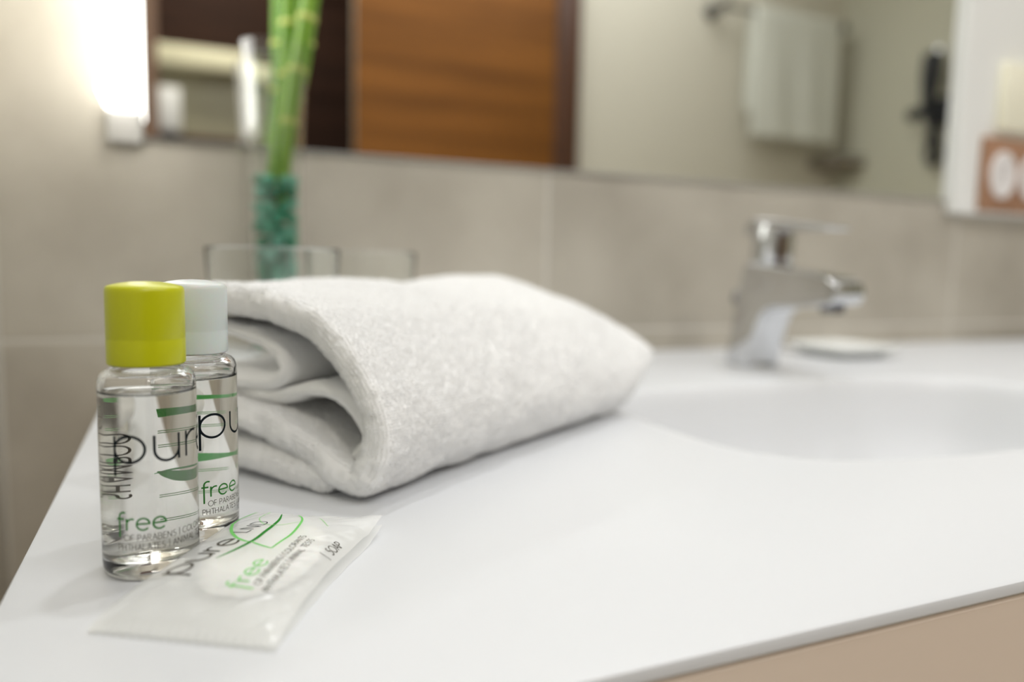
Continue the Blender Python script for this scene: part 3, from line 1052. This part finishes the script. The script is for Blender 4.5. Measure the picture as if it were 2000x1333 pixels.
def ribbons(strokes, mapper, step):
    """flat ribbons along the strokes, carried onto a surface by mapper(x, y, lift)."""
    V, F = [], []
    for si, st_ in enumerate(strokes):
        P = np.array(st_, float)
        d = np.r_[0, np.cumsum(np.linalg.norm(np.diff(P[:, :2], axis=0), axis=1))]
        keep = np.r_[True, np.diff(d) > 1e-9]
        P, d = P[keep], d[keep]
        if len(P) < 2:
            continue
        t = np.unique(np.r_[d, np.arange(0, d[-1], step)])
        t = t[np.r_[True, np.diff(t) > step * 0.05]]
        Q = np.stack([np.interp(t, d, P[:, c]) for c in range(3)], 1)
        seg = np.diff(Q[:, :2], axis=0)
        seg /= np.linalg.norm(seg, axis=1)[:, None] + 1e-12
        nrm = np.stack([-seg[:, 1], seg[:, 0]], 1)
        vn = np.vstack([nrm[:1], (nrm[:-1] + nrm[1:]), nrm[-1:]])
        ln = np.linalg.norm(vn, axis=1)
        vn /= ln[:, None] + 1e-9
        mit = np.ones(len(vn))
        mit[1:-1] = np.clip(2 / np.maximum(ln[1:-1], 0.5), 1, 2.2)
        lift = 0.00006 + 0.000006 * (si % 4)
        b0 = len(V)
        for q, nn, mm in zip(Q, vn, mit):
            hw = max(q[2], 1e-6) * mm
            V.append(mapper(q[0] + nn[0] * hw, q[1] + nn[1] * hw, lift))
            V.append(mapper(q[0], q[1], lift))
            V.append(mapper(q[0] - nn[0] * hw, q[1] - nn[1] * hw, lift))
        for i in range(len(Q) - 1):
            a = b0 + 3 * i
            F += [(a, a + 1, a + 4, a + 3), (a + 1, a + 2, a + 5, a + 4)]
    return V, F


# ------------------------------------------------------------------ shampoo bottles
RB = 0.0129


def make_bottle(x, y, turn, label, cap_m, cap_label, bodylabel=None):
    """turn: angle (deg) of the print's start left(-)/right(+) of the side that faces the camera."""
    root = empty('toiletry_bottle', (x, y, 0), label, 'bottle', 'small toiletry bottles on the counter')
    d0 = Vector((-x, -y, 0)).normalized()
    rt = Vector((-d0.y, d0.x, 0))
    outer = [(0.0, 0.0011), (0.006, 0.0009), (0.0100, 0.0003), (0.0112, 0.0002), (0.0122, 0.0009), (0.0128, 0.0026), (RB, 0.0045), (RB, 0.0535), (0.01275, 0.0556), (0.0122, 0.0572), (0.0112, 0.0582), (0.0100, 0.0587), (0.0090, 0.0590), (0.0086, 0.0598), (0.0086, 0.0700), (0.0080, 0.0702)]
    inner = [(0.0075, 0.0700), (0.0076, 0.0590), (0.0088, 0.0577), (0.0104, 0.0572), (0.0114, 0.0562), (0.0119, 0.0546), (0.0120, 0.053), (0.0120, 0.0075), (0.0114, 0.0055), (0.0095, 0.0046), (0.0060, 0.0050), (0.0, 0.0060)]
    body = lathe('bottle_body', outer + inner, m_plastic, root, 128, auto=70)
    liq = [(0.0, 0.00598), (0.0060, 0.00498), (0.0095, 0.00458), (0.01145, 0.00545), (0.01206, 0.0075), (0.01206, 0.0528), (0.0117, 0.0522), (0.0110, 0.0520), (0.0, 0.0520)]
    lathe('liquid', liq, m_liquid, body, 128, auto=60)
    # cap
    cp = [(0.0089, 0.0598), (0.0098, 0.0597), (0.01025, 0.0601), (0.01030, 0.0606), (0.01030, 0.0668), (0.01022, 0.0671), (0.01030, 0.0674), (0.01028, 0.0803), (0.0101, 0.0812), (0.0097, 0.0817), (0.0088, 0.0820), (0.0070, 0.08245), (0.0040, 0.0829), (0.0, 0.0831)]
    cpi = [(0.0, 0.0815), (0.0085, 0.0806), (0.0092, 0.0800), (0.0092, 0.0700), (0.0088, 0.0698), (0.0092, 0.0680), (0.0088, 0.0660), (0.0092, 0.0640), (0.0089, 0.0620)]
    cap = lathe('cap', cp + cpi, cap_m, root, 96, closed=True, auto=40)
    cap['label'] = cap_label

    def mp(X, Z, lift):
        a = math.radians(turn) + X / RB
        v = (RB + lift) * (math.cos(a) * d0 + math.sin(a) * rt)
        return (v.x, v.y, Z)

    def part(name, strokes, m, st_=0.0004):
        V, F = ribbons(strokes, mp, st_)
        return from_np(name, np.array(V), F, m, body, smooth=True)

    s1, xe = text_strokes('pure', 0.0, 0.0341, 0.0107, 0.00072, 0.02)
    part('logo_lettering', s1, m_ink)
    s2, _ = text_strokes('free', 0.0004, 0.0152, 0.0048, 0.00050, 0.03)
    part('free_lettering', s2, m_inkgreen)
    s3, xx = text_strokes('OF PARABENS | COLORANTS', 0.0021, 0.0122, 0.00170, 0.00018)
    s4, _ = text_strokes('PHTHALATES | ANIMAL TESTS', 0.0004, 0.0096, 0.00170, 0.00018)
    part('small_lettering', s3 + s4, m_inkgrey)
    # product name running up the back
    s5, _ = text_strokes('SHAMPOO', 0, 0, 0.0030, 0.0004, 0.12)
    X0 = 0.0553
    s5 = [[(X0 - q[1], 0.019 + q[0], q[2]) for q in pl] for pl in s5]
    part('side_lettering', s5, m_ink)
    # leaf emblem on the far side, seen through the liquid
    part('leaf_print', [taper([(0.0345, 0.0438), (0.039, 0.0440), (0.0440, 0.0444), (0.0486, 0.0440)], 0.0011, 0.0017, 0.0026),
                        taper([(0.0345, 0.0236), (0.039, 0.0236), (0.0445, 0.0240), (0.0470, 0.0252), (0.0488, 0.0264)], 0.0012, 0.0058, 0.0002)], m_inkleaf)
    part('leaf_outline', [taper([(0.0492, 0.0258), (0.047, 0.0266), (0.0440, 0.0268), (0.0400, 0.0266)], 0.0002, 0.0009, 0.0004)], m_inkleaf)
    fl = []
    for zz in (0.0388, 0.0345, 0.0193, 0.0118):
        for dz in (-0.0003, 0.0003):
            fl.append([(0.0350, zz + dz - 0.0004, 0.00013), (0.042, zz + dz, 0.00013), (0.0486, zz + dz - 0.0005, 0.00013)])
    part('leaf_vein', fl, m_inkvein)


make_bottle(-0.0089, 0.2376, -41, 'clear bottle with a lime green cap at the left front of the towel', m_capgreen, 'lime green cap')
make_bottle(0.0039, 0.2624, 5, 'clear bottle with a frosted white cap behind the lime capped one', m_capclear, 'frosted white cap')

# ------------------------------------------------------------------ wrapped soap
SO = np.array([0.0187, 0.1732])
EA = np.array([0.53, 0.848]); EA /= np.linalg.norm(EA)
EB = np.array([-EA[1], EA[0]])
SLEN, SWID = 0.0775, 0.0478


def gg(t):
    t = np.abs(t)
    return np.where(t < 1, 1 - t ** 4, 0)


def pack_h(a, b):
    a = np.asarray(a, float); b = np.asarray(b, float)
    base = 0.0012 + 0.0083 * gg((a - 0.041) / 0.041) * gg((b - 0.024) / 0.0275)
    P = np.stack([a, b, a * 0], -1).reshape(-1, 3)
    wr = vnoise(P * np.array([1, .45, 1]), 0.0060, 91).reshape(base.shape)
    wr2 = vnoise(np.stack([P[:, 0] + P[:, 1], (P[:, 0] - P[:, 1]) * 0.3, P[:, 2]], 1), 0.0040, 95).reshape(base.shape)
    edge = np.clip(np.maximum(np.abs((a - 0.041) / 0.041), np.abs((b - 0.024) / 0.026)) - 0.45, 0, 0.5) * 2
    fade = np.clip(np.minimum(np.minimum(a, SLEN - a), np.minimum(b, SWID - b)) / 0.006, 0.12, 1)
    return base + (0.00075 * wr + 0.0006 * (1 - 2 * np.abs(wr2))) * edge * fade + 0.00012 * wr


def pack_xyz(a, b, lift=0.0):
    h = pack_h(a, b) + lift
    x = SO[0] + EA[0] * a + EB[0] * b
    y = SO[1] + EA[1] * a + EB[1] * b
    return x, y, h


sp = empty('wrapped_soap', (SO[0], SO[1], 0), 'small soap in a frosted printed film sachet lying in front of the bottles', 'soap')
na, nb = 130, 90
ga = np.linspace(0, SLEN, na)
gb = np.linspace(0, SWID, nb)
Ag, Bg = np.meshgrid(ga, gb, indexing='ij')
# end seals flare a little and the outline wobbles
zig = 0.0007 * np.abs(((Bg / 0.0024) % 1) - 0.5) * 2
Aw = Ag + np.where(Ag > SLEN - 0.0015, zig, 0) - np.where(Ag < 0.0015, zig, 0)
waist = 0.0016 * np.sin(Ag / SLEN * PI)
Bw = Bg + waist * (1 - 2 * Bg / SWID)
X, Y, Hh = pack_xyz(Ag, Bg)
X = SO[0] + EA[0] * Aw + EB[0] * Bw
Y = SO[1] + EA[1] * Aw + EB[1] * Bw
# far right corner of the sachet stands up a little
Hh = Hh + 0.004 * np.clip((Ag - 0.066) / 0.011, 0, 1) * np.clip(1 - Bg / 0.012, 0, 1)
top = np.stack([X - SO[0], Y - SO[1], Hh], -1).reshape(-1, 3)
lowz = np.minimum(0.0004 + 0.0002 * np.sin(Ag * 400), Hh - 0.0003)
lowz = lowz + 0.003 * np.clip((Ag - 0.066) / 0.011, 0, 1) * np.clip(1 - Bg / 0.012, 0, 1)
bot = np.stack([X - SO[0], Y - SO[1], lowz], -1).reshape(-1, 3)
F = []
nn_ = na * nb
for i in range(na - 1):
    for k in range(nb - 1):
        a = i * nb + k
        F.append((a, a + nb, a + nb + 1, a + 1))
for i in range(0, na - 1):
    for k in range(0, nb - 1):
        a = nn_ + i * nb + k
        F.append((a, a + 1, a + nb + 1, a + nb))
film = from_np('film_wrapper', np.vstack([top, bot]), F, m_film, sp)
film['label'] = 'frosted translucent film'
# the soap itself, an oval bar
bm = bmesh.new()
rings = []
for (q, z_) in ((0.80, 0.0012), (0.93, 0.0018), (1.0, 0.0035), (0.98, 0.0055), (0.90, 0.0068), (0.70, 0.0075), (0.35, 0.0077)):
    ring = []
    for k in range(56):
        t = 2 * PI * k / 56
        c, s = math.cos(t), math.sin(t)
        a = 0.043 + 0.0235 * q * math.copysign(abs(c) ** 0.8, c)
        b2 = 0.024 + 0.0150 * q * math.copysign(abs(s) ** 0.8, s)
        ring.append(bm.verts.new((EA[0] * a + EB[0] * b2, EA[1] * a + EB[1] * b2, z_)))
    rings.append(ring)
bm.faces.new(rings[0][::-1])
for a, b2 in zip(rings[:-1], rings[1:]):
    for k in range(56):
        bm.faces.new((a[k], a[(k + 1) % 56], b2[(k + 1) % 56], b2[k]))
bm.faces.new(rings[-1])
bmesh.ops.recalc_face_normals(bm, faces=bm.faces[:])
from_bm('soap_bar', bm, m_soap, sp, auto=60)


def film_at(a, b):
    fa_ = np.clip(a / SLEN * (na - 1), 0, na - 1.001)
    fb_ = np.clip(b / SWID * (nb - 1), 0, nb - 1.001)
    i, j = fa_.astype(int), fb_.astype(int)
    u, v = fa_ - i, fb_ - j
    h = Hh[i, j] * (1 - u) * (1 - v) + Hh[i + 1, j] * u * (1 - v) + Hh[i, j + 1] * (1 - u) * v + Hh[i + 1, j + 1] * u * v
    bw = b + 0.0016 * np.sin(a / SLEN * PI) * (1 - 2 * b / SWID)
    return EA[0] * a + EB[0] * bw, EA[1] * a + EB[1] * bw, h


def pack_part(name, strokes, m):
    V, F = ribbons(strokes, lambda a, b, l: (a, b, l), 0.0004)
    V = np.array(V)
    x, y, h = film_at(V[:, 0], V[:, 1])
    return from_np(name, np.column_stack([x, y, h + V[:, 2] + 0.00012]), F, m, film)


def skew(strokes, a0, b0, slope):
    return [[(q[0], q[1] + slope * (q[0] - a0), q[2]) for q in pl] for pl in strokes]


s, _ = text_strokes('pure', 0.0172, 0.0348, 0.0078, 0.00075, 0.02)
pack_part('logo_lettering', skew(s, 0.0172, 0.0348, -0.19), m_inkgrey)
s, _ = text_strokes('free', 0.0138, 0.0148, 0.0054, 0.00050, 0.05)
pack_part('free_lettering', s, m_inklight)
s3, _ = text_strokes('OF PARABENS | COLORANTS', 0.0160, 0.0115, 0.00190, 0.00022)
s4, _ = text_strokes('PHTHALATES | ANIMAL TESTS', 0.0145, 0.0082, 0.00190, 0.00022)
pack_part('small_lettering', skew(s3 + s4, 0.0145, 0.008, 0.03), m_inkgrey)
s, _ = text_strokes('SOAP', 0.0425, 0.0018, 0.0026, 0.0003)
s.append([(0.0398, 0.0012, 0.00012), (0.0398, 0.0048, 0.00012)])
pack_part('soap_lettering', s, m_inkgrey)
s, _ = text_strokes('LND', 0.0462, 0.0318, 0.0046, 0.00036, 0.10)
pack_part('emblem_lettering', skew(s, 0.0462, 0.0318, -0.25), m_ink)
mmm = 0.001
def mmp(pl):
    return [(q[0] * mmm, q[1] * mmm) for q in pl]
pack_part('leaf_print', [taper(mmp([(26.8, 30.5), (32.0, 28.7), (40.2, 26.9), (48.9, 26.5), (58.7, 27.5), (67.8, 30.6)]), 0.0002, 0.0022, 0.0003)], m_inkgreen)
pack_part('leaf_outline', [taper(mmp([(72, 41.0), (66, 43.5), (59.2, 43.0), (49.0, 38.6), (43.3, 34.1), (40.5, 29.9), (39.5, 26.5)]), 0.0006, 0.0014, 0.0006),
                           taper(mmp([(68.1, 25.0), (62.5, 21.1), (54.4, 18.6), (46.9, 17.6), (41.3, 18.1), (36.4, 18.5)]), 0.0004, 0.0013, 0.0005),
                           taper(mmp([(36.4, 18.5), (37.9, 22.6), (40.0, 26.9)]), 0.0004, 0.0009, 0.0005)], m_inklight)
pack_part('leaf_vein', [taper(mmp([(71, 36), (62, 35.5), (56, 32), (54, 28.5), (55, 24), (60, 20)]), 0.0003, 0.0005, 0.0003),
                        taper(mmp([(67.1, 17.3), (62, 13.5), (57.9, 10.2)]), 0.0002, 0.0004, 0.0002)], m_inkpale)
